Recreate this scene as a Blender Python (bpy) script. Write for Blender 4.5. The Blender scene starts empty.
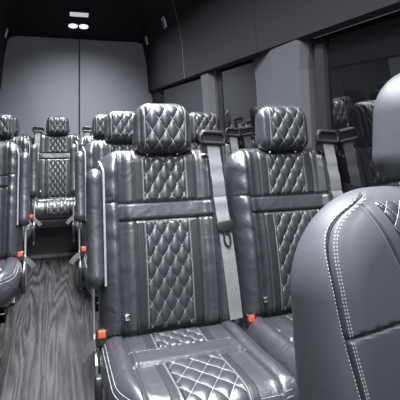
import bpy, math, random
import numpy as np
from mathutils import Vector, Matrix
random.seed(4)
SC = bpy.context.scene
COL = SC.collection
PI = math.pi

# ------------------------------------------------------------------ materials
def nmat(name, base, rough=.5, spec=.5, metal=0.0, coat=0.0):
    m = bpy.data.materials.new(name); m.use_nodes = True
    b = m.node_tree.nodes['Principled BSDF']
    b.inputs['Base Color'].default_value = (*base, 1)
    b.inputs['Roughness'].default_value = rough
    b.inputs['Specular IOR Level'].default_value = spec
    b.inputs['Metallic'].default_value = metal
    b.inputs['Coat Weight'].default_value = coat
    return m, m.node_tree, b

def leather(name, base, rough, wrinkle=.25, grain=.12, spec=.55, coat=0.0):
    m, t, b = nmat(name, base, rough, spec, coat=coat)
    b.inputs['Coat Roughness'].default_value = .34
    N, L = t.nodes, t.links
    tc = N.new('ShaderNodeTexCoord')
    v = N.new('ShaderNodeTexVoronoi'); v.inputs['Scale'].default_value = 420
    n = N.new('ShaderNodeTexNoise'); n.inputs['Scale'].default_value = 17; n.inputs['Detail'].default_value = 5
    n.inputs['Distortion'].default_value = .6
    L.new(tc.outputs['Object'], v.inputs['Vector']); L.new(tc.outputs['Object'], n.inputs['Vector'])
    b1 = N.new('ShaderNodeBump'); b1.inputs['Strength'].default_value = wrinkle; b1.inputs['Distance'].default_value = .012
    b2 = N.new('ShaderNodeBump'); b2.inputs['Strength'].default_value = grain; b2.inputs['Distance'].default_value = .001
    L.new(n.outputs['Fac'], b1.inputs['Height']); L.new(v.outputs['Distance'], b2.inputs['Height'])
    L.new(b1.outputs['Normal'], b2.inputs['Normal']); L.new(b2.outputs['Normal'], b.inputs['Normal'])
    mr = N.new('ShaderNodeMapRange'); mr.inputs['To Min'].default_value = rough - .06; mr.inputs['To Max'].default_value = rough + .08
    L.new(n.outputs['Fac'], mr.inputs['Value']); L.new(mr.outputs['Result'], b.inputs['Roughness'])
    return m

LEA = leather('leather_smooth', (.027, .029, .0345), .35, .6, coat=.5)
LEAQ = leather('leather_quilted', (.022, .0238, .028), .36, .15, coat=.1)
LEAF = leather('leather_front', (.046, .049, .057), .50, .05, grain=.04, spec=.35)

def perforated():
    m, t, b = nmat('leather_perforated', (.02, .021, .024), .5, .35)
    N, L = t.nodes, t.links
    tc = N.new('ShaderNodeTexCoord'); uv = tc.outputs['UV']
    sx = N.new('ShaderNodeSeparateXYZ'); L.new(uv, sx.inputs[0])
    def fr(o, k, off=0.0):
        a = N.new('ShaderNodeMath'); a.operation = 'MULTIPLY_ADD'; a.inputs[1].default_value = k; a.inputs[2].default_value = off
        L.new(o, a.inputs[0])
        f = N.new('ShaderNodeMath'); f.operation = 'FRACT'; L.new(a.outputs[0], f.inputs[0])
        s = N.new('ShaderNodeMath'); s.operation = 'SUBTRACT'; s.inputs[1].default_value = .5; L.new(f.outputs[0], s.inputs[0])
        p = N.new('ShaderNodeMath'); p.operation = 'POWER'; p.inputs[1].default_value = 2; L.new(s.outputs[0], p.inputs[0])
        return p.outputs[0]
    a = N.new('ShaderNodeMath'); a.operation = 'ADD'
    L.new(fr(sx.outputs['X'], 160), a.inputs[0]); L.new(fr(sx.outputs['Y'], 160), a.inputs[1])
    c = N.new('ShaderNodeMath'); c.operation = 'GREATER_THAN'; c.inputs[1].default_value = .075; L.new(a.outputs[0], c.inputs[0])
    mx = N.new('ShaderNodeMix'); mx.data_type = 'RGBA'
    mx.inputs['A'].default_value = (.004, .004, .004, 1); mx.inputs['B'].default_value = (.020, .021, .024, 1)
    L.new(c.outputs[0], mx.inputs['Factor']); L.new(mx.outputs['Result'], b.inputs['Base Color'])
    bp = N.new('ShaderNodeBump'); bp.inputs['Strength'].default_value = .5; bp.inputs['Distance'].default_value = .002
    L.new(c.outputs[0], bp.inputs['Height']); L.new(bp.outputs['Normal'], b.inputs['Normal'])
    return m
PERF = perforated()
THREAD = nmat('thread_white', (.30, .308, .322), .6)[0]
PLASTIC = nmat('black_plastic', (.012, .012, .014), .42)[0]
METAL = nmat('grey_metal', (.34, .35, .37), .38, metal=.7)[0]
CHROME = nmat('chrome', (.75, .76, .78), .18, metal=1)[0]
PIPING = nmat('grey_piping', (.17, .175, .19), .38)[0]
RED = nmat('red_button', (.60, .065, .03), .4)[0]

def webbing(name, c):
    m, t, b = nmat(name, c, .65)
    N, L = t.nodes, t.links
    tc = N.new('ShaderNodeTexCoord')
    w = N.new('ShaderNodeTexNoise'); w.inputs['Scale'].default_value = 400; w.inputs['Detail'].default_value = 3
    L.new(tc.outputs['Object'], w.inputs['Vector'])
    r = N.new('ShaderNodeMapRange'); r.inputs['From Min'].default_value = .3; r.inputs['From Max'].default_value = .7
    r.inputs['To Min'].default_value = .55; r.inputs['To Max'].default_value = 1.25
    L.new(w.outputs['Fac'], r.inputs['Value'])
    mx = N.new('ShaderNodeVectorMath'); mx.operation = 'SCALE'; mx.inputs[0].default_value = c
    L.new(r.outputs['Result'], mx.inputs['Scale']); L.new(mx.outputs[0], b.inputs['Base Color'])
    bp = N.new('ShaderNodeBump'); bp.inputs['Strength'].default_value = .4; bp.inputs['Distance'].default_value = .001
    L.new(w.outputs['Fac'], bp.inputs['Height']); L.new(bp.outputs['Normal'], b.inputs['Normal'])
    return m
WEB = webbing('belt_webbing', (.155, .159, .168))
WEBD = webbing('belt_webbing_dark', (.022, .022, .024))

def shell_mat(name, c, rough, bump=.25, scale=260, spec=.5):
    m, t, b = nmat(name, c, rough, spec)
    N, L = t.nodes, t.links
    tc = N.new('ShaderNodeTexCoord')
    n = N.new('ShaderNodeTexNoise'); n.inputs['Scale'].default_value = scale; n.inputs['Detail'].default_value = 3
    L.new(tc.outputs['Object'], n.inputs['Vector'])
    bp = N.new('ShaderNodeBump'); bp.inputs['Strength'].default_value = bump; bp.inputs['Distance'].default_value = .002
    L.new(n.outputs['Fac'], bp.inputs['Height']); L.new(bp.outputs['Normal'], b.inputs['Normal'])
    return m
HEAD = shell_mat('headliner_black', (.013, .013, .0155), .7, spec=.2)
PANEL = shell_mat('wall_panel_black', (.012, .012, .014), .65, spec=.25)
DOORM = shell_mat('rear_door_grey', (.200, .210, .238), .6, .15)
PILLAR = shell_mat('pillar_grey', (.060, .062, .069), .40, .1)
GLASS, _t, _b = nmat('tinted_glass', (.004, .004, .005), .02, .5); _b.inputs['IOR'].default_value = 2.3
GASKET = nmat('rubber_gasket', (.008, .008, .009), .5)[0]
MAT = shell_mat('ribbed_mat', (.10, .102, .108), .7, .6, 120)

def floor_mat():
    m, t, b = nmat('dark_wood_plank', (.05, .05, .052), .5, .3)
    N, L = t.nodes, t.links
    tc = N.new('ShaderNodeTexCoord')
    sep = N.new('ShaderNodeSeparateXYZ'); L.new(tc.outputs['Object'], sep.inputs[0])
    def math_(op, a=None, bb=None, va=None, vb=None):
        q = N.new('ShaderNodeMath'); q.operation = op
        if a is not None: L.new(a, q.inputs[0])
        if va is not None: q.inputs[0].default_value = va
        if bb is not None: L.new(bb, q.inputs[1])
        if vb is not None: q.inputs[1].default_value = vb
        return q.outputs[0]
    xs = math_('MULTIPLY', sep.outputs['X'], vb=1/.18)
    xs = math_('ADD', xs, vb=.35)
    pl = math_('FLOOR', xs); fx = math_('FRACT', xs)
    wn = N.new('ShaderNodeTexWhiteNoise'); wn.noise_dimensions = '1D'; L.new(pl, wn.inputs['W'])
    # grain coordinates, shifted per plank
    off = math_('MULTIPLY', wn.outputs['Value'], vb=7.0)
    cx = N.new('ShaderNodeCombineXYZ')
    L.new(math_('MULTIPLY', sep.outputs['X'], vb=1.0), cx.inputs['X'])
    L.new(math_('ADD', math_('MULTIPLY', sep.outputs['Y'], vb=.06), off), cx.inputs['Y']); L.new(off, cx.inputs['Z'])
    n1 = N.new('ShaderNodeTexNoise'); n1.inputs['Scale'].default_value = 7.5; n1.inputs['Detail'].default_value = 2.5
    n1.inputs['Roughness'].default_value = .4
    L.new(cx.outputs[0], n1.inputs['Vector'])
    rings = math_('FRACT', math_('MULTIPLY', n1.outputs['Fac'], vb=16.0))
    tri = math_('ABSOLUTE', math_('SUBTRACT', rings, vb=.5))
    cx2 = N.new('ShaderNodeCombineXYZ')
    L.new(math_('MULTIPLY', sep.outputs['X'], vb=1.0), cx2.inputs['X']); L.new(math_('MULTIPLY', sep.outputs['Y'], vb=.05), cx2.inputs['Y'])
    n2 = N.new('ShaderNodeTexNoise'); n2.inputs['Scale'].default_value = 210; n2.inputs['Detail'].default_value = 6; n2.inputs['Roughness'].default_value = .7
    L.new(cx2.outputs[0], n2.inputs['Vector'])
    n3 = N.new('ShaderNodeTexNoise'); n3.inputs['Scale'].default_value = 3.0; L.new(tc.outputs['Object'], n3.inputs['Vector'])
    v = math_('ADD', math_('MULTIPLY', tri, vb=.9), math_('MULTIPLY', n2.outputs['Fac'], vb=1.25))
    v = math_('ADD', v, math_('MULTIPLY', wn.outputs['Value'], vb=.18))
    v = math_('ADD', v, math_('MULTIPLY', n3.outputs['Fac'], vb=.3))
    r = N.new('ShaderNodeValToRGB')
    r.color_ramp.elements[0].position = .60; r.color_ramp.elements[0].color = (.003, .003, .0032, 1)
    r.color_ramp.elements[1].position = .97; r.color_ramp.elements[1].color = (.040, .040, .042, 1)
    L.new(math_('MULTIPLY', v, vb=.72), r.inputs[0])
    edge = math_('LESS_THAN', math_('ABSOLUTE', math_('SUBTRACT', fx, vb=.5)), vb=.494)
    mx = N.new('ShaderNodeMix'); mx.data_type = 'RGBA'; mx.inputs['A'].default_value = (.01, .01, .01, 1)
    L.new(edge, mx.inputs['Factor']); L.new(r.outputs['Color'], mx.inputs['B'])
    L.new(mx.outputs['Result'], b.inputs['Base Color'])
    bp = N.new('ShaderNodeBump'); bp.inputs['Strength'].default_value = .25; bp.inputs['Distance'].default_value = .002
    L.new(v, bp.inputs['Height']); L.new(bp.outputs['Normal'], b.inputs['Normal'])
    return m
FLOORM = floor_mat()
def emit(name, c, s):
    m, t, b = nmat(name, c, .3)
    b.inputs['Emission Color'].default_value = (*c, 1); b.inputs['Emission Strength'].default_value = s
    return m
LAMP = emit('lamp_glow', (.9, .95, 1), 1.2)
LAMPDIM = emit('lamp_diffuser', (.9, .93, .97), .45)
PLATE = nmat('silver_plate', (.62, .63, .65), .35, metal=.3)[0]

# ------------------------------------------------------------------ mesh builder
class MB:
    def __init__(s): s.v = []; s.f = []; s.m = []; s.uv = {}
    def add(s, verts, faces, mi=0):
        o = len(s.v); s.v += [tuple(map(float, p)) for p in verts]
        s.f += [tuple(i + o for i in f) for f in faces]; s.m += [mi] * len(faces)
        return o
    def grid(s, P, mi=0, flip=False, closed_u=False):
        P = np.asarray(P); nv, nu = P.shape[:2]
        fs = []
        for j in range(nv - 1):
            for i in range(nu if closed_u else nu - 1):
                a = j * nu + i; b = j * nu + (i + 1) % nu; q = (a, b, b + nu, a + nu)
                fs.append(q[::-1] if flip else q)
        s.add(P.reshape(-1, 3), fs, mi)
    def tube(s, pts, r, n=6, mi=0, caps=True):
        pts = [Vector(p) for p in pts]; k = len(pts)
        if k < 2: return
        rs = r if hasattr(r, '__len__') else [r] * k
        rings = []; up = None
        for i in range(k):
            t = (pts[min(i + 1, k - 1)] - pts[max(i - 1, 0)])
            if t.length < 1e-9: t = Vector((0, 0, 1))
            t.normalize()
            if up is None:
                up = Vector((0, 0, 1)) if abs(t.z) < .9 else Vector((1, 0, 0))
            sx = t.cross(up)
            if sx.length < 1e-6: sx = t.orthogonal()
            sx.normalize(); up = sx.cross(t).normalized()
            rings.append([pts[i] + (sx * math.cos(2*PI*q/n) + up * math.sin(2*PI*q/n)) * rs[i] for q in range(n)])
        fs = []
        for i in range(k - 1):
            for q in range(n):
                a = i*n + q; b = i*n + (q+1) % n
                fs.append((a, b, b + n, a + n))
        if caps:
            fs.append(tuple(range(n))[::-1]); fs.append(tuple((k-1)*n + q for q in range(n)))
        s.add([p for rg in rings for p in rg], fs, mi)
    def prism(s, poly, z0, z1, axis='z', mi=0):
        """poly: 2D outline, extruded along axis between z0 and z1"""
        def P(a, b, c): return {'z': (a, b, c), 'x': (c, a, b), 'y': (a, c, b)}[axis]
        n = len(poly)
        vs = [P(a, b, z0) for a, b in poly] + [P(a, b, z1) for a, b in poly]
        fs = [tuple(range(n))[::-1], tuple(range(n, 2*n))] + [(i, (i+1) % n, (i+1) % n + n, i + n) for i in range(n)]
        s.add(vs, fs, mi)
    def box(s, x0, x1, y0, y1, z0, z1, mi=0):
        s.prism([(x0, y0), (x1, y0), (x1, y1), (x0, y1)], z0, z1, 'z', mi)
    def ribbon(s, pts, widths, normal, th=.002, mi=0):
        """flat strap: pts centre line, widths full width, normal per point or constant"""
        pts = [Vector(p) for p in pts]; k = len(pts); rows = []
        for i in range(k):
            t = (pts[min(i+1, k-1)] - pts[max(i-1, 0)]).normalized()
            nn = Vector(normal[i] if hasattr(normal[0], '__len__') else normal).normalized()
            sd = t.cross(nn).normalized(); nn = sd.cross(t).normalized()
            w = widths / 2 if not hasattr(widths, '__len__') else widths[i] / 2
            rows.append([pts[i] - sd*w - nn*th/2, pts[i] + sd*w - nn*th/2, pts[i] + sd*w + nn*th/2, pts[i] - sd*w + nn*th/2])
        s.grid(np.array([[tuple(p) for p in r] for r in rows]), mi, closed_u=True)
        o = len(s.v) - 4*k
        s.f += [(o+3, o+2, o+1, o), (o+4*k-4, o+4*k-3, o+4*k-2, o+4*k-1)]; s.m += [mi, mi]
    def mesh(s, name, mats, smooth=True, merge=None, bevel=None):
        import bmesh
        me = bpy.data.meshes.new(name); me.from_pydata(s.v, [], s.f)
        for m in mats: me.materials.append(m)
        me.polygons.foreach_set('material_index', s.m)
        bm = bmesh.new(); bm.from_mesh(me)
        if merge: bmesh.ops.remove_doubles(bm, verts=bm.verts, dist=merge)
        if bevel:
            es = [e for e in bm.edges if len(e.link_faces) == 2 and e.calc_face_angle(0) > .6]
            bmesh.ops.bevel(bm, geom=es, offset=bevel, segments=3, profile=.5, affect='EDGES', clamp_overlap=True)
        bmesh.ops.recalc_face_normals(bm, faces=bm.faces)
        bm.to_mesh(me); bm.free()
        if smooth:
            me.polygons.foreach_set('use_smooth', [True] * len(me.polygons))
            try: me.set_sharp_from_angle(angle=math.radians(40))
            except Exception: pass
        me.update(); return me

CACHE = {}
def cached(key, fn):
    if key not in CACHE: CACHE[key] = fn()
    return CACHE[key]
def obj(name, me, parent=None, loc=(0, 0, 0), rot=(0, 0, 0), label=None):
    o = bpy.data.objects.new(name, me); COL.objects.link(o)
    o.location = loc; o.rotation_euler = rot
    if parent: o.parent = parent
    if label: o['label'] = label
    return o
def thing(name, label, cat, loc=(0, 0, 0), group=None, rot=(0, 0, 0)):
    o = bpy.data.objects.new(name, None); COL.objects.link(o); o.location = loc; o.rotation_euler = rot
    o.empty_display_size = .1
    o['label'] = label; o['category'] = cat
    if group: o['group'] = group
    return o
def struct(name, me, loc=(0, 0, 0), rot=(0, 0, 0), parent=None):
    o = obj(name, me, parent, loc, rot); o['kind'] = 'structure'; return o

# ------------------------------------------------------------------ cushions
def smst(a, b, x):
    t = np.clip((x - a) / (b - a), 0, 1); return t * t * (3 - 2 * t)
class Pillow:
    """padded form over a rounded outline: u across, v along; f(u,v) front height, g back height"""
    def __init__(s, W, H, Rt, Rb, r, Tf, Tb, front=None, top_taper=0.0, RtR=None):
        s.W, s.H, s.Rt, s.Rb, s.r, s.Tf, s.Tb, s.fx, s.tt = W, H, Rt, Rb, r, Tf, Tb, front, top_taper; s.RtR = Rt if RtR is None else RtR
    def half(s, v, right=False):
        Rt = s.RtR if right else s.Rt
        W = s.W / 2 - s.tt * (v / s.H)
        w = W + 0 * v
        a = np.clip(v - (s.H - Rt), 0, Rt); w = w - Rt + np.sqrt(np.maximum(Rt**2 - a**2, 0))
        b = np.clip(s.Rb - v, 0, s.Rb); w = w - s.Rb + np.sqrt(np.maximum(s.Rb**2 - b**2, 0))
        return w
    def dist(s, u, v):
        W = s.W / 2 - s.tt * (v / s.H)
        R = np.where(v > s.H / 2, np.where(u > 0, s.RtR, s.Rt), s.Rb)
        qx = np.abs(u) - W + R; qy = np.abs(v - s.H / 2) - s.H / 2 + R
        d = np.sqrt(np.maximum(qx, 0)**2 + np.maximum(qy, 0)**2) + np.minimum(np.maximum(qx, qy), 0) - R
        return np.maximum(-d, 0)
    def prof(s, u, v):
        t = np.minimum(s.dist(u, v) / s.r, 1); return np.sqrt(np.maximum(1 - (1 - t)**2, 0))
    def f(s, u, v):
        u = np.asarray(u, float); v = np.asarray(v, float)
        p = s.prof(u, v); e = s.fx(u, v) if s.fx else 0
        return p * (s.Tf + e)
    def build(s, mb, nu, nv, P3, mi=0):
        def samp(n):
            t = np.linspace(-1, 1, n); return np.sign(t) * (1 - (1 - np.abs(t))**1.5) * .5 + t * .5
        vs = (samp(nv) + 1) / 2 * s.H; ss = samp(nu)
        V = np.repeat(vs[:, None], nu, 1); U = np.where(ss[None, :] > 0, ss[None, :] * s.half(vs, True)[:, None], ss[None, :] * s.half(vs)[:, None])
        F = s.f(U, V); F[:, 0] = F[:, -1] = 0; F[0, :] = F[-1, :] = 0
        mb.grid(P3(U, V, F), mi)
        us = slice(None, None, 2)
        B = -s.Tb * s.prof(U, V); B[:, 0] = B[:, -1] = 0; B[0, :] = B[-1, :] = 0
        mb.grid(P3(U, V, B), mi, flip=True)
# back-like frame: x=u, z=v, front toward -y ; seat-like frame: x=u, y=-v, z up
def PB(U, V, F): return np.stack([U, -F, V], -1)
def PS(U, V, F): return np.stack([U, -V, F], -1)

def wrapped(pil, P3, U, Vp, off, wrap):
    """point on the pillow front, lifted by off; with wrap the strip runs on down the rounded far edge"""
    if not wrap: return P3(U, Vp, pil.f(U, Vp) + off)
    vs = pil.H - pil.r; L = .066
    a = np.clip((Vp - vs) / L, 0, PI / 2)
    V = np.where(Vp > vs, vs + pil.r * np.sin(a), Vp)
    F = np.where(Vp > vs, pil.f(U, np.minimum(V, pil.H - 1e-5)), pil.f(U, V))
    F = F - np.maximum(Vp - vs - L * PI / 2, 0)
    return P3(U, V + off * np.sin(a), F + off * np.cos(a))
def quilt(pil, P3, u0, u1, v0, v1, p, q, A, mats, trad=.00075, eps=.002, uc=0.0, nu=70, nv=None, borders=True, hw=None, wrap=False):
    """diamond-quilted padded panel lying on a pillow surface, threads modelled as fine cords"""
    nv = nv or max(20, int(nu * (v1 - v0) / (u1 - u0)))
    mb = MB()
    U, V = np.meshgrid(np.linspace(u0, u1, nu), np.linspace(v0, v1, nv))
    if hw is not None: U = np.clip(U, -hw(V), hw(V))
    a = (U - uc) / p + V / q; b = (U - uc) / p - V / q
    h = (np.abs(np.sin(PI * a)) * np.abs(np.sin(PI * b)))**.5
    e = np.minimum.reduce([U - u0, u1 - U, V - v0, v1 - V])
    if hw is not None: e = np.minimum(e, hw(V) - np.abs(U))
    ed = smst(0, .008, e)
    mb.grid(wrapped(pil, P3, U, V, (eps + A * h) * ed - .004 * (1 - ed), wrap), 0)
    pad = .003
    def cord(us, vs):
        k = (us > u0 + pad) & (us < u1 - pad)
        if hw is not None: k &= np.abs(us) < hw(vs) - pad
        idx = np.where(k)[0]
        if len(idx) < 2: return
        us, vs = us[idx], vs[idx]
        mb.tube(wrapped(pil, P3, us, vs, eps + trad * 1.1, wrap), trad, 4, 1)
    vs = np.linspace(v0 + pad, v1 - pad, 90)
    for k in range(-60, 61):
        cord(uc + p * (k - vs / q), vs); cord(uc + p * (k + vs / q), vs)
    if borders and hw is None:
        for uu in (u0, u1):
            us = np.full_like(vs, uu); mb.tube(wrapped(pil, P3, us, vs, .0012, wrap), trad * .8, 4, 1)
    me = mb.mesh('quilted_panel', mats)
    return me
def strip(pil, P3, u0, u1, v0, v1, eps=.0015, nu=14, nv=60, wrap=False):
    mb = MB()
    U, V = np.meshgrid(np.linspace(u0, u1, nu), np.linspace(v0, v1, nv))
    e = np.minimum.reduce([U - u0, u1 - U, V - v0, v1 - V]); ed = smst(0, .005, e)
    mb.grid(wrapped(pil, P3, U, V, (eps + .002) * ed - .002, wrap), 0)
    me = mb.mesh('perforated_strip', [PERF])
    uv = me.uv_layers.new(name='UV')
    co = np.empty(len(me.vertices) * 3); me.vertices.foreach_get('co', co); co = co.reshape(-1, 3)
    li = np.empty(len(me.loops), int); me.loops.foreach_get('vertex_index', li)
    w = co[:, [0, 2]] if P3 is PB else co[:, [0, 1]]
    uv.data.foreach_set('uv', w[li].ravel())
    return me

# ---- dimensions of one passenger seat
BW, BH = .465, .62                      # backrest
QH, SP, SM = .077, .109, .162           # half widths: quilt, perforated strip, centre insert
BAND0, BAND1 = .373, .430               # plain band across the backrest
def groove(d, w, s): return -d * np.exp(-(w / s)**2)
def back_extra(u, v):
    a = np.abs(u)
    e = .030 * smst(.13, .185, a) - .006 * smst(.14, .0, a)
    e = e + groove(.012, a - SM, .0045)
    e = e + groove(.005, a - SP - .002, .003) * (np.abs(v - (BAND0 + BAND1)/2) > .03)
    ins = smst(SM + .004, SM - .002, a)
    e = e + ins * (groove(.006, v - BAND0, .004) + groove(.006, v - BAND1, .004) + .006 * smst(.03, .02, np.abs(v - (BAND0+BAND1)/2)))
    e = e + (1 - ins) * groove(.005, v - BAND1 - .005, .004)
    e = e + .012 * np.sin(np.clip(v / .42, 0, 1) * PI)
    # soft creases in the side bolsters
    e = e + (1 - ins) * .0018 * np.sin(v * 95 + u * 30) * smst(.2, .33, v) 
    return e
BACK = Pillow(BW, BH, .085, .03, .055, .052, .045, back_extra)
HEADP = Pillow(.220, .182, .055, .048, .050, .055, .060, lambda u, v: groove(.007, np.abs(u) - .087, .004) + groove(.004, np.abs(u) - .073, .003) + .006*np.cos(u/.1*1.4), .010)
CW, CD = .476, .49                        # cushion
def cush_extra(u, v):
    a = np.abs(u)
    e = .012 * smst(.14, .19, a) + groove(.008, a - SM, .004)
    e = e + smst(SM + .004, SM - .002, a) * (groove(.007, v - .160, .004) + groove(.007, v - .242, .004) + .007 * smst(.042, .030, np.abs(v - .201)))
    e = e + .010 * smst(.2, .42, v)
    return e
CUSHES = {-1: Pillow(CW, CD, .19, .03, .055, .062, .075, cush_extra, RtR=.035),     # aisle corner rounded off
          1: Pillow(CW, CD, .035, .03, .055, .062, .075, cush_extra, RtR=.19),
          0: Pillow(CW, CD, .06, .03, .055, .062, .075, cush_extra)}
CUSH = CUSHES[0]

def m_back():
    mb = MB(); BACK.build(mb, 150, 150, PB); return mb.mesh('backrest', [LEA], merge=1e-5)
def m_head():
    mb = MB(); HEADP.build(mb, 80, 64, PB); return mb.mesh('headrest', [LEA], merge=1e-5)
def m_cush(k):
    mb = MB(); CUSHES[k].build(mb, 130, 130, PS); return mb.mesh('seat_cushion', [LEA], merge=1e-5)
def m_cush_piping(k):
    p = CUSHES[k]; mb = MB()
    for off in (.0100, .0170):
        W, D = CW/2 - off, CD - off
        rl, rr = max(p.Rt - off, .01), max(p.RtR - off, .01)
        left = [(-W, y) for y in np.linspace(.05, D - rl, 24)] + [(-W + rl - rl*math.cos(t), D - rl + rl*math.sin(t)) for t in np.linspace(0, PI/2, 16)][1:]
        mid = [(x, D) for x in np.linspace(-W + rl, W - rr, 20)][1:-1]
        right = [(W - rr + rr*math.sin(t), D - rr + rr*math.cos(t)) for t in np.linspace(0, PI/2, 16)] + [(W, y) for y in np.linspace(D - rr, .05, 24)][1:]
        pts = (left if k <= 0 else []) + mid + (right if k >= 0 else [])
        A = np.array(pts)
        mb.tube(PS(A[:, 0], A[:, 1], p.f(A[:, 0], A[:, 1]) + .0006), .0006, 5)
    return mb.mesh('piping', [THREAD])
def m_side_seam(side):
    mb = MB(); vs = np.linspace(.03, BH - .04, 80); us = np.full_like(vs, side * (BW/2 - .012))
    k = np.abs(us) < BACK.half(vs) - .008
    us = np.sign(us) * np.minimum(np.abs(us), BACK.half(vs) - .012)
    mb.tube(PB(us, vs, BACK.f(us, vs) + .0005), .0016, 4)
    return mb.mesh('piping', [PIPING])
def m_posts():
    mb = MB()
    mb.tube([(0, .0, -.05), (0, 0, .03)], .006, 8)
    return mb.mesh('headrest_post', [CHROME])
def m_armrest():
    """folded-up armrest pad standing against the side of the backrest"""
    p = Pillow(.10, .385, .045, .045, .024, .026, .026)
    mb = MB()
    def P(U, V, F): return np.stack([-F, U + .018 * np.sin(V / .41 * PI), V], -1)
    p.build(mb, 40, 70, P)
    return mb.mesh('armrest', [LEA], merge=1e-5)
def m_arm_trim():
    mb = MB()
    pts = [(0.0, 0, z) for z in np.linspace(0.0, .36, 20)] + [(-.006*math.sin(t)*2, .05*(1-math.cos(t)), .36 + .04*math.sin(t)) for t in np.linspace(.2, 1.5, 8)]
    mb.ribbon(pts, .0065, (0, -1, 0), .004)
    return mb.mesh('trim', [PIPING])
def m_belt(side):
    mb = MB(); pts = []; nn = []
    v = np.linspace(BH + .030, .03, 50)
    u = side * (.172 + .038 * (BH + .045 - v) / .62)
    uu = np.clip(np.abs(u), 0, .2)
    f = BACK.f(np.minimum(np.abs(u), .195), np.clip(v, .05, BH - .055)) + .006
    f = np.where(v < .12, f + .0, f)
    P = PB(u, v, f)
    mb.ribbon([tuple(p) for p in P], .046, (0, -1, 0), .0022)
    return mb.mesh('seat_belt', [WEB])
def m_guide(side):
    mb = MB()
    w, h, t = .044, .024, .008
    pts = [(-w, -h*.6), (w, -h*.6), (w*1.05, h*.3), (w*.8, h), (-w*.8, h), (-w*1.05, h*.3)]
    loop = []
    for i in range(6):
        a, b = Vector(pts[i]), Vector(pts[(i+1) % 6])
        for k in range(6): 
            q = a.lerp(b, k/6); loop.append((q.x, 0, q.y))
    loop.append(loop[0]); loop.append(loop[1])
    mb.tube(loop, t, 8)
    mb.box(-w*.8, w*.8, .004, .03, -h*2.2, h*.9)
    me = mb.mesh('belt_guide', [PLASTIC]); return me
def m_tongue():
    mb = MB()
    mb.prism([(-.031, .010), (-.026, .017), (.026, .017), (.031, .010), (.029, -.012), (.012, -.020), (-.012, -.020), (-.029, -.012)], -.006, .006, 'y')
    loop = [(.011*math.cos(t), 0, -.045 + .024*math.sin(t)) for t in np.linspace(0, 2*PI, 17)]
    mb.tube(loop + loop[1:2], .0042, 6)
    return mb.mesh('belt_tongue', [PLASTIC], bevel=.002)
def m_buckle_body():
    mb = MB()
    mb.prism([(-.017, -.03), (.017, -.03), (.017, .018), (-.017, .018)], -.011, .011, 'y')
    mb.tube([(0, 0, -.02), (0, .01, -.10), (0, .03, -.16)], .009, 8)
    return mb.mesh('buckle', [PLASTIC], bevel=.003)
def m_buckle_btn():
    mb = MB(); mb.prism([(-.011, -.006), (.011, -.006), (.011, .015), (-.011, .015)], -.013, .013, 'y')
    mb.box(-.009, .009, -.009, .009, .015, .018)
    return mb.mesh('release_button', [RED], bevel=.0025)
def m_lap_strap():
    mb = MB()
    pts = [(-.012, 0, -.018), (-.03, -.004, -.026), (-.05, -.01, -.042), (-.066, -.015, -.062)]
    mb.ribbon(pts, .026, (.35, -1, .6), .004)
    return mb.mesh('lap_strap', [WEBD])
def m_lever():
    mb = MB(); mb.prism([(-.02, -.055), (.016, -.06), (.022, .03), (.012, .05), (-.012, .05), (-.02, .03)], -.009, .009, 'x')
    return mb.mesh('recline_lever', [PLASTIC], bevel=.004)
def m_hinge():
    mb = MB(); mb.prism([(-.10, -.14), (.05, -.14), (.05, .02), (.085, .20), (.06, .22), (.03, .21), (.0, .03), (-.10, -.02)], -.004, .004, 'x')
    return mb.mesh('hinge_plate', [METAL], bevel=.0015)
def m_clip():
    mb = MB(); mb.box(-.008, .008, -.006, .006, -.008, .010); return mb.mesh('release_tab', [CHROME], bevel=.002)

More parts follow.
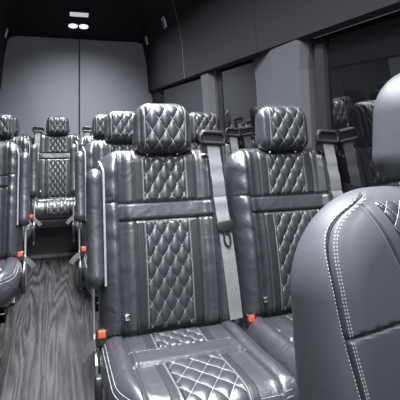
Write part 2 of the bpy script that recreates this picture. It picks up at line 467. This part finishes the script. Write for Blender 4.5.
RAKE = math.radians(-13.0)               # tilts the top away from the camera (+y)
SEATZ = .475                             # top of cushion at the rear
def seat_parts(root, cx, arm=0, belt=1, buckle=0, strap_dir=-1, ck=0):
    """one seat place at local x=cx. root's origin lies on the floor under the seat hinge"""
    by, bz = .035, SEATZ - .025
    R = (RAKE, 0, 0)
    b = obj('backrest', cached('back', m_back), root, (cx, by, bz), R)
    qm = [LEAQ, THREAD]
    obj('quilted_panel', cached('bq1', lambda: quilt(BACK, PB, -QH, QH, BAND1 + .006, BH - .026, .044, .070, .0065, qm)), b)
    obj('quilted_panel', cached('bq2', lambda: quilt(BACK, PB, -QH, QH, .026, BAND0 - .004, .044, .070, .0065, qm)), b)
    for s in (-1, 1):
        u0, u1 = sorted((s * (QH + .002), s * SP))
        obj('perforated_strip', cached(('bs', s, 1), lambda: strip(BACK, PB, u0, u1, BAND1 + .006, BH - .03)), b)
        obj('perforated_strip', cached(('bs', s, 0), lambda: strip(BACK, PB, u0, u1, .026, BAND0 - .004)), b)
    obj('release_tab', cached('clip', m_clip), b, (-SM + .012, -.074, .075), label='small chrome tab')
    # headrest
    d = Vector((0, math.sin(-RAKE), math.cos(-RAKE)))
    hp = Vector((cx, by, bz)) + d * (BH - .012) + Vector((0, -.035, 0))
    h = obj('headrest', cached('head', m_head), root, hp, (math.radians(-7), 0, 0))
    obj('quilted_panel', cached('hq', lambda: quilt(HEADP, PB, -.072, .072, .012, .172, .048, .078, .007, qm, trad=.0009)), h)
    for s in (-1, 1):
        u0, u1 = sorted((s * .0735, s * .087))
        obj('perforated_strip', cached(('hs', s), lambda: strip(HEADP, PB, u0, u1, .018, .164, nu=8)), h)
    for x in (-.055, .055):
        obj('headrest_post', cached('post', m_posts), h, (x, 0, 0), label='chrome headrest post')
    # cushion
    c = obj('seat_cushion', cached(('cush', ck), lambda: m_cush(ck)), root, (cx, .015, SEATZ - .058), (math.radians(-2.5), 0, 0))
    obj('quilted_panel', cached('cq1', lambda: quilt(CUSH, PS, -QH, QH, .045, .156, .044, .066, .006, qm)), c)
    obj('quilted_panel', cached('cq2', lambda: quilt(CUSH, PS, -QH - .004, QH + .004, .247, .565, .056, .086, .005, qm, trad=.0008, wrap=True)), c)
    for s in (-1, 1):
        u0, u1 = sorted((s * (QH + .002), s * SP))
        obj('perforated_strip', cached(('cs', s, 0), lambda: strip(CUSH, PS, u0, u1, .045, .156)), c)
        u0b, u1b = sorted((s * (QH + .006), s * SP))
        obj('perforated_strip', cached(('cs', s, 1), lambda: strip(CUSH, PS, u0b, u1b, .247, .565, wrap=True)), c)
    obj('piping', cached(('cp', ck), lambda: m_cush_piping(ck)), c, label='double white stitched piping around the cushion')
    # belt
    if belt:
        w = obj('seat_belt', cached(('belt', belt), lambda: m_belt(belt)), root, (cx, by, bz), R, label='grey shoulder belt')
        obj('belt_guide', cached('guide', lambda: m_guide(belt)), w, (belt * .172, -.092, BH + .022), (math.radians(8), math.radians(4), 0), label='black belt guide loop')
        obj('belt_tongue', cached('tongue', m_tongue), w, (belt * .192, -.098, .335), (0, math.radians(-6), 0), label='black belt tongue')
    if buckle:
        k = obj('buckle', cached('bkl', m_buckle_body), root, (cx + buckle * (.228 if arm else .212), -.010 if arm else -.035, SEATZ + (.016 if arm else .012)), (math.radians(-10), 0, 0))
        obj('release_button', cached('btn', m_buckle_btn), k, label='red release button')
        if strap_dir:
            st = obj('lap_strap', cached('lap', m_lap_strap), k)
            if strap_dir > 0: st.scale = (-1, 1, 1)
    if arm:
        a = obj('armrest', cached('arm', m_armrest), root, (cx + arm * .242, .022, .625), R)
        t = obj('trim', cached('armt', m_arm_trim), a, (-arm * .027, -.035, .01), label='pale trim strip down the armrest')
        obj('hinge_plate', cached('hinge', m_hinge), root, (cx + arm * .246, .05, .44), label='bare metal hinge plate')
        obj('recline_lever', cached('lever', m_lever), root, (cx + arm * .254, -.20, .42))
def base_parts(root, x0, x1):
    """metal frame and floor legs of a seat between local x0 and x1"""
    mb = MB()
    mb.box(x0, x1, -.42, -.38, .325, .365); mb.box(x0, x1, -.06, -.02, .325, .365)
    for x in (x0, x1 - .03): mb.box(x, x + .03, -.42, -.02, .325, .365)
    obj('base_frame', mb.mesh('base_frame', [PLASTIC], bevel=.004), root)
    for x in (x0 + .05, x1 - .08):
        mb = MB()
        mb.prism([(-.34, .0), (-.08, .0), (-.08, .02), (-.14, .06), (-.10, .33), (-.32, .33), (-.26, .06), (-.34, .02)], x, x + .03, 'x')
        obj('leg', mb.mesh('leg', [PLASTIC], bevel=.004), root)

HINGE_Y = [1.440, 2.44, 3.41, 4.33]      # y of the seat hinge, row by row
XA, XO = .360, .838                      # aisle and wall seat centres
lab = ['quilted black leather double seat nearest the camera, in front of the grey pillar',
       'second double seat along the right of the aisle, just behind the nearest one',
       'farthest double seat on the right of the aisle, third one back, near the rear bench']
for i in range(3):
    r = thing('double_seat', lab[i], 'van seat', (XA, HINGE_Y[i], 0), 'double leather seats right of the aisle')
    seat_parts(r, 0, arm=-1, belt=1, buckle=-1, ck=-1)
    seat_parts(r, XO - XA, belt=1, buckle=-1, strap_dir=0, ck=1)
    base_parts(r, -.20, XO - XA + .20)
XL = -.405
lab = ['single black leather seat at the left picture edge, closest on the left of the aisle',
       'single black leather seat left of the aisle, directly in front of the rear bench']
for i in range(2):
    r = thing('single_seat', lab[i], 'van seat', (XL, HINGE_Y[i+1], 0), 'single leather seats left of the aisle')
    seat_parts(r, 0, arm=1, belt=-1, buckle=1, strap_dir=1, ck=1)
    base_parts(r, -.20, .20)
r = thing('rear_bench', 'four place quilted leather rear bench on the step before the grey rear doors', 'van seat', (.005, HINGE_Y[3], 0))
for k, cx in enumerate((-.445, 0, .445, .86)):
    seat_parts(r, cx, belt=-1, buckle=(1 if k in (0, 1) else 0), strap_dir=(-1 if k == 1 else 0))
mbx = MB(); mbx.box(-.62, 1.02, -.45, -.02, .30, .365)
obj('base_frame', mbx.mesh('base_frame', [PLASTIC], bevel=.005), r)

# ------------------------------------------------------------------ front seat close to the camera
FX, FY, FZ = .585, .640, .42
FW, FH = .445, .625
def f_seam(v):                                                                            # half-width of the bolster seam
    v = np.asarray(v, float); k = np.linspace(-.028, .028, 9)
    return sum(_seam_raw(v + q) for q in k) / 9
def _seam_raw(v):
    return np.interp(v, [0, .2, .27, .33, .38, .43, .48, .51, .54, .565, .582, .597, .61, .625], [.135, .145, .154, .164, .173, .179, .182, .182, .177, .165, .148, .124, .095, .05])
def f_vee(v): return np.maximum(.026, .028 + (v - .41) * .40)                             # half-width of the centre V
def front_extra(u, v):
    a = np.abs(u); s = f_seam(v)
    e = .020 * smst(-.03, .035, a - s) + groove(.014, a - s, .0028)
    e = e + groove(.005, a - f_vee(v), .003) * smst(.395, .42, v)
    e = e + smst(.003, -.003, a - s) * groove(.008, v - .402 - .13 * (s - a), .0024)
    return e + .014 * np.sin(np.clip(v / FH, 0, 1) * PI)
FBACK = Pillow(FW, FH, .17, .04, .085, .065, .06, front_extra, .006)
FHEAD = Pillow(.190, .215, .085, .055, .06, .052, .05, None, .024)
fs = thing('front_seat', 'large smooth leather front seat cut off by the right picture edge', 'van seat', (FX, FY, 0))
mb = MB(); FBACK.build(mb, 260, 200, PB)
fb = obj('backrest', mb.mesh('backrest', [LEAF], merge=1e-5), fs, (0, -.06, FZ), (math.radians(-9), 0, 0))
for s in (-1, 1):
    mb = MB()
    v = np.linspace(.05, FH - .018, 420)
    for off in (-.0100, -.0058, .0055):
        for k in range(0, 417, 4):
            vv = v[k:k+3]; uu = s * (f_seam(vv) + off)
            mb.tube(PB(uu, vv, FBACK.f(uu, vv) + .0006), .0008, 5)
    sm = MB(); vs_ = np.linspace(.03, FH - .012, 160); us_ = s * f_seam(vs_)
    sm.tube(PB(us_, vs_, FBACK.f(us_, vs_) + .0035), .0014, 5)
    obj('seam', sm.mesh('seam', [GASKET]), fb, label='dark seam between bolster and centre panel')
    obj('stitching', mb.mesh('stitching', [THREAD]), fb, label='double row of white stitches along the bolster seam')
    mb = MB()
    v2 = np.linspace(.06, .375, 130)
    for off in (0, .008):
        for k in range(0, 128, 3):
            vv = v2[k:k+2]; uu = s * (.036 - .010 * np.sin(vv / .2) + off)
            mb.tube(PB(uu, vv, FBACK.f(uu, vv) + .0006), .0008, 5)
    obj('stitching', mb.mesh('stitching', [THREAD]), fb, label='white stitches down the lower centre panel')
    mb = MB()
    v2 = np.linspace(.41, FH - .03, 60); u2 = s * (f_vee(v2) + .003)
    mb.tube(PB(u2, v2, FBACK.f(u2, v2) + .0004), .0008, 4)
    obj('piping', mb.mesh('piping', [PIPING]), fb)
obj('quilted_panel', quilt(FBACK, PB, -.085, .085, .44, FH - .022, .026, .032, .003, [LEAQ, THREAD], trad=.0006, hw=lambda v: np.maximum(.003, f_vee(v) - .020)), fb)
mb = MB(); FHEAD.build(mb, 80, 80, PB)
fh = obj('headrest', mb.mesh('headrest', [LEAF], merge=1e-5), fs, (.066, .045, 1.042), (math.radians(-6), 0, 0))
mb = MB()
pv = np.linspace(.03, .16, 40); pu = -(FHEAD.half(pv) - .003)
mb.tube(PB(pu, pv, np.full_like(pv, .004)), .0016, 5)
obj('piping', mb.mesh('piping', [PIPING]), fh, label='pale piping round the headrest')
for x in (-.045, .045):
    mb = MB(); mb.tube([(x, .0, -.06), (x, 0, .03)], .006, 10)
    mb.tube([(x, 0, -.026), (x, 0, -.012)], .011, 12)
    obj('headrest_post', mb.mesh('headrest_post', [CHROME]), fh, label='chrome headrest post')
FC = Pillow(.48, .46, .10, .05, .06, .06, .08, lambda u, v: .02 * smst(.15, .2, np.abs(u)))
mb = MB(); FC.build(mb, 60, 60, PS)
obj('seat_cushion', mb.mesh('seat_cushion', [LEAF], merge=1e-5), fs, (0, -.08, .40), (math.radians(-4), 0, 0))
mb = MB(); mb.prism([(-.46, 0), (.02, 0), (.0, .33), (-.42, .33)], -.20, .20, 'x')
obj('base', mb.mesh('base', [PLASTIC], bevel=.02), fs)

# ------------------------------------------------------------------ van body
XC = .215                                # centre line of the body
Y0, Y1 = -1.3, 5.0
mb = MB(); mb.box(XC - .90, XC + .90, Y0, Y1 + .1, -.04, 0)
struct('floor', mb.mesh('floor', [FLOORM], smooth=False))
mb = MB(); mb.box(XC - .86, XC + .86, 4.16, Y1, 0.001, .285)
struct('trim_1', mb.mesh('trim_1', [MAT], smooth=False, bevel=.01))
mb = MB(); mb.box(XC - .86, XC + .86, 4.06, 4.16, 0.001, .032)
struct('trim_2', mb.mesh('trim_2', [MAT], smooth=False, bevel=.008))

# side section: half-width from the centre line against height
LOW = [(.875, 0), (.875, .55), (.865, .86), (.85, .92)]
GL = lambda z: .838 - (z - 1.15) * math.tan(math.radians(3.5))    # glass plane, leaning inwards at the top
ZW0, ZW1 = .92, 1.53
COVE = [(.810, 1.515), (.772, 1.50), (.757, 1.515), (.750, 1.60), (.735, 1.80), (.700, 1.98), (.655, 2.13), (.58, 2.25), (.47, 2.325), (.30, 2.36), (0, 2.37)]
def band(profile, ya, yb, side, ny=2):
    ys = np.linspace(ya, yb, ny)
    return np.array([[(XC + side * w, y, z) for y in ys] for w, z in profile])
def side_wall(side, name, opening):
    mb = MB()
    spans = [(Y0, Y1)] if not opening else [(Y0, opening[0]), (opening[1], Y1)]
    for a, b in spans:
        mb.grid(band(LOW, a, b, side))
        out = [(w + .03, z) for w, z in LOW][::-1]
        mb.grid(band([LOW[-1]] + out, a, b, side))
    return struct(name, mb.mesh(name, [PANEL], merge=1e-5))
side_wall(1, 'wall_right', None)
side_wall(-1, 'wall_left', None)
# headliner: cove on both sides and the ceiling in one skin
prof = [(w, z, 1) for w, z in COVE] + [(w, z, -1) for w, z in COVE[::-1][1:]]
mb = MB()
ys = np.linspace(Y0, 4.97, 3)
mb.grid(np.array([[(XC + s * w, y, z) for y in ys] for w, z, s in prof]))
mb.grid(np.array([[(XC + s * (w + .02), y, z + .03) for y in ys] for w, z, s in prof]))
struct('ceiling', mb.mesh('ceiling', [HEAD], merge=1e-5))
# rear header slopes from the ceiling down to the door tops
mb = MB()
HY0, HZ0, HY1, HZ1 = 4.35, 2.36, 4.93, 2.055
mb.prism([(HY0, HZ0), (HY1, HZ1), (5.0, HZ1), (5.0, 2.40), (HY0, 2.40)], XC - .80, XC + .80, 'x')
struct('trim_3', mb.mesh('trim_3', [HEAD], smooth=False, bevel=.02))
# cove seams
for n, (yy, m, rr) in enumerate(((3.47, PIPING, .0022), (2.10, GASKET, .003))):
    mb = MB()
    mb.tube([(XC + w, yy, z) for w, z in COVE[2:-1]], rr, 5)
    struct('trim_%d' % (4 + n), mb.mesh('seam', [m]))
mb = MB(); mb.tube([(XC + .776, -1.0, 1.497), (XC + .776, 1.60, 1.497)], .0015, 6)
struct('trim_15', mb.mesh('lip', [PIPING]))
# side glass, pillars
def glass(n, side, ya, yb):
    mb = MB()
    pts = [(XC + side * GL(z), z) for z in (ZW0, ZW1)]
    t = .006 * side
    mb.prism([(pts[0][0], ZW0), (pts[1][0], ZW1), (pts[1][0] + t, ZW1), (pts[0][0] + t, ZW0)], ya, yb, 'y')
    return struct('window_%d' % n, mb.mesh('window', [GLASS], smooth=False))
glass(1, 1, -1.0, 1.60); glass(2, 1, 2.20, 2.80); glass(3, 1, 3.16, 4.50)
glass(4, -1, 1.9, 2.9); glass(6, -1, -1.0, 1.1); glass(5, -1, 3.1, 4.5)
def pillar(n, side, pts, z0=.90, z1=1.52, m=PILLAR, flare=.0):
    """upright pillar cover; pts = plan outline (inboard offset from the glass, y)"""
    mb = MB(); rows = []
    for z in (z0, 1.2, 1.38, 1.44, 1.48, z1):
        fl = flare * smst(1.36, 1.56, np.array(z))
        rows.append([(XC + side * (GL(z) - o * (1 + 0*float(fl))), y + float(fl) * (-1 if y < np.mean([p[1] for p in pts]) else 1), z) for o, y in pts])
    mb.grid(np.array(rows), 0, closed_u=True)
    return struct('trim_%d' % n, mb.mesh('pillar', [m], smooth=False))
pillar(6, 1, [(-.03, 2.27), (.0, 2.26), (.048, 1.965), (.052, 1.93), (.056, 1.74), (.050, 1.712), (.022, 1.685), (-.03, 1.68)], flare=.025)
pillar(7, 1, [(-.03, 1.655), (.012, 1.65), (.020, 1.62), (.016, 1.575), (-.03, 1.565)], m=PANEL)
pillar(8, 1, [(-.03, 3.17), (.02, 3.15), (.045, 3.08), (.045, 2.95), (.02, 2.88), (-.03, 2.87)], flare=.02)
pillar(9, 1, [(-.03, 2.87), (.006, 2.865), (.006, 2.79), (-.03, 2.785)], m=GASKET)
pillar(10, 1, [(-.03, 5.0), (.02, 5.0), (.03, 4.6), (.0, 4.5), (-.03, 4.5)], m=PANEL)
pillar(11, -1, [(-.03, 5.0), (.02, 5.0), (.03, 4.6), (.0, 4.5), (-.03, 4.5)], m=PANEL)
pillar(12, -1, [(-.03, 3.12), (.045, 3.08), (.045, 2.92), (-.03, 2.88)])
pillar(13, -1, [(-.03, 1.92), (.045, 1.88), (.045, 1.12), (-.03, 1.08)])
# backing behind pillars so no gap shows at the glass line
mb = MB(); mb.prism([(XC + .895, .9), (XC + .850, 1.60), (XC + .90, 1.60), (XC + .93, .9)], Y0, Y1, 'y')
struct('trim_14', mb.mesh('trim', [GASKET], smooth=False))

# rear doors: two leaves meeting at the centre seam
def door_leaf(n, side):
    half = [(.0, .02), (.80, .02), (.815, .9), (.800, 1.45), (.770, 1.72)]
    # rounded top outer corner
    cx, cz, R = .600, 1.905, .150
    for t in np.linspace(.12, PI/2, 10): half.append((cx + R * math.cos(t), cz + R * math.sin(t)))
    half.append((0, 2.055))
    g = .006
    poly = [(XC + .01 + side * max(w, g), z) for w, z in half]
    mb = MB(); mb.prism(poly, 4.965, 5.0, 'y')
    d = struct('door_%d' % n, mb.mesh('door', [DOORM], bevel=.006))
    return d
d1 = door_leaf(1, -1); d2 = door_leaf(2, 1)
mb = MB(); mb.box(XC - .95, XC + .95, 5.0, 5.05, 0, 2.42)
struct('wall_rear', mb.mesh('wall_rear', [GASKET], smooth=False))

# ------------------------------------------------------------------ fittings
slope = math.atan2(HZ0 - HZ1, HY1 - HY0)
def on_header(y): return HZ0 - (y - HY0) * (HZ0 - HZ1) / (HY1 - HY0)
t = thing('ceiling_lamp', 'flat white strip lamp above the twin spots over the rear doors', 'lamp', (.205, 4.575, on_header(4.575) - .004), rot=(-slope, 0, 0))
mb = MB(); mb.box(-.095, .095, -.036, .036, -.014, .004); obj('lamp_body', mb.mesh('lamp_body', [PLASTIC], bevel=.006), t)
mb = MB(); mb.box(-.088, .088, -.029, .029, -.021, -.012); obj('diffuser', mb.mesh('diffuser', [LAMPDIM], bevel=.005), t, label='white diffuser')
t = thing('spot_lamp', 'twin oval spot lamp just above the rear door seam', 'lamp', (.205, 4.735, on_header(4.735) - .004), rot=(-slope, 0, 0))
mb = MB(); mb.box(-.105, .105, -.035, .035, -.010, .004); obj('lamp_body', mb.mesh('lamp_body', [PLASTIC], bevel=.006), t)
for sx in (-.052, .052):
    mb = MB()
    rings = [[(sx + .046 * k * math.cos(a), .032 * k * math.sin(a), z) for a in np.linspace(0, 2*PI, 24, endpoint=False)] for k, z in ((1, -.009), (.97, -.018), (.7, -.022), (.02, -.023))]
    mb.grid(np.array(rings), 0, closed_u=True)
    obj('lens', mb.mesh('lens', [LAMP]), t, label='glowing oval lens')
# silver grille plates on the coves
def plate(label, y, z, side, sz):
    zs = [c[1] for c in COVE[2:]]; ws = [c[0] for c in COVE[2:]]
    w = float(np.interp(z, zs, ws)); w2 = float(np.interp(z + .02, zs, ws))
    tilt = math.atan2(w - w2, .02)
    t = thing('grille_plate', label, 'vent', (XC + side * (w - .004), y, z), 'silver grille plates on the coves', rot=(0, -side * tilt, 0))
    mb = MB(); mb.box(-.005, .005, -sz, sz, -sz, sz); obj('plate', mb.mesh('plate', [PLATE], bevel=.003), t)
    mb = MB()
    for a in (-.5, 0, .5):
        for b in (-.5, 0, .5):
            mb.box(-side * .0085, -side * .004, a * sz - sz * .10, a * sz + sz * .10, b * sz - sz * .10, b * sz + sz * .10)
    obj('grille', mb.mesh('grille', [GASKET], smooth=False), t, label='dark grille openings')
plate('silver grille plate on the right cove, nearer to the pale cove seam', 3.86, 2.04, 1, .046)
plate('silver grille plate on the right cove, close to the rear door corner', 4.70, 2.03, 1, .042)
plate('silver grille plate high on the left cove at the picture edge', 4.72, 2.03, -1, .042)

# ------------------------------------------------------------------ light
def area(name, loc, rot, sx, sy, power, col=(1, 1, 1)):
    l = bpy.data.lights.new(name, 'AREA'); l.shape = 'RECTANGLE'; l.size = sx; l.size_y = sy; l.energy = power; l.color = col
    o = bpy.data.objects.new(name, l); COL.objects.link(o); o.location = loc; o.rotation_euler = rot
    return o
area('daylight_windshield', (.2, -1.25, 1.75), (math.radians(78), 0, 0), 1.7, .9, 17, (.95, .98, 1))
for sx in (-1, 1):
    a = area('ceiling_strip', (XC + sx * .14, 2.4, 2.33), (0, 0, 0), .06, 4.6, 124, (.97, .98, 1)); a.data.spread = math.radians(115)
a = area('added_fill_front', (XC, .15, 2.25), (math.radians(52), 0, 0), .9, .25, 15, (.97, .98, 1))  # added fill light, brightens the upper seat backs; not a fixture of the van
w = bpy.data.worlds.new('World'); SC.world = w; w.use_nodes = True
bg = w.node_tree.nodes['Background']; bg.inputs['Color'].default_value = (.75, .82, .9, 1); bg.inputs['Strength'].default_value = .35

# ------------------------------------------------------------------ camera
cam = bpy.data.cameras.new('Camera'); co = bpy.data.objects.new('Camera', cam); COL.objects.link(co)
cam.sensor_width = 36; cam.lens = 40.5; cam.shift_y = -.19; cam.clip_start = .03
co.location = (0, 0, 1.15); co.rotation_euler = (math.radians(90), 0, math.radians(-17.6))
SC.camera = co
SC.view_settings.view_transform = 'Standard'; SC.view_settings.look = 'None'; SC.view_settings.gamma = 1
SC.view_settings.use_curve_mapping = False; SC.view_settings.exposure = 0.0
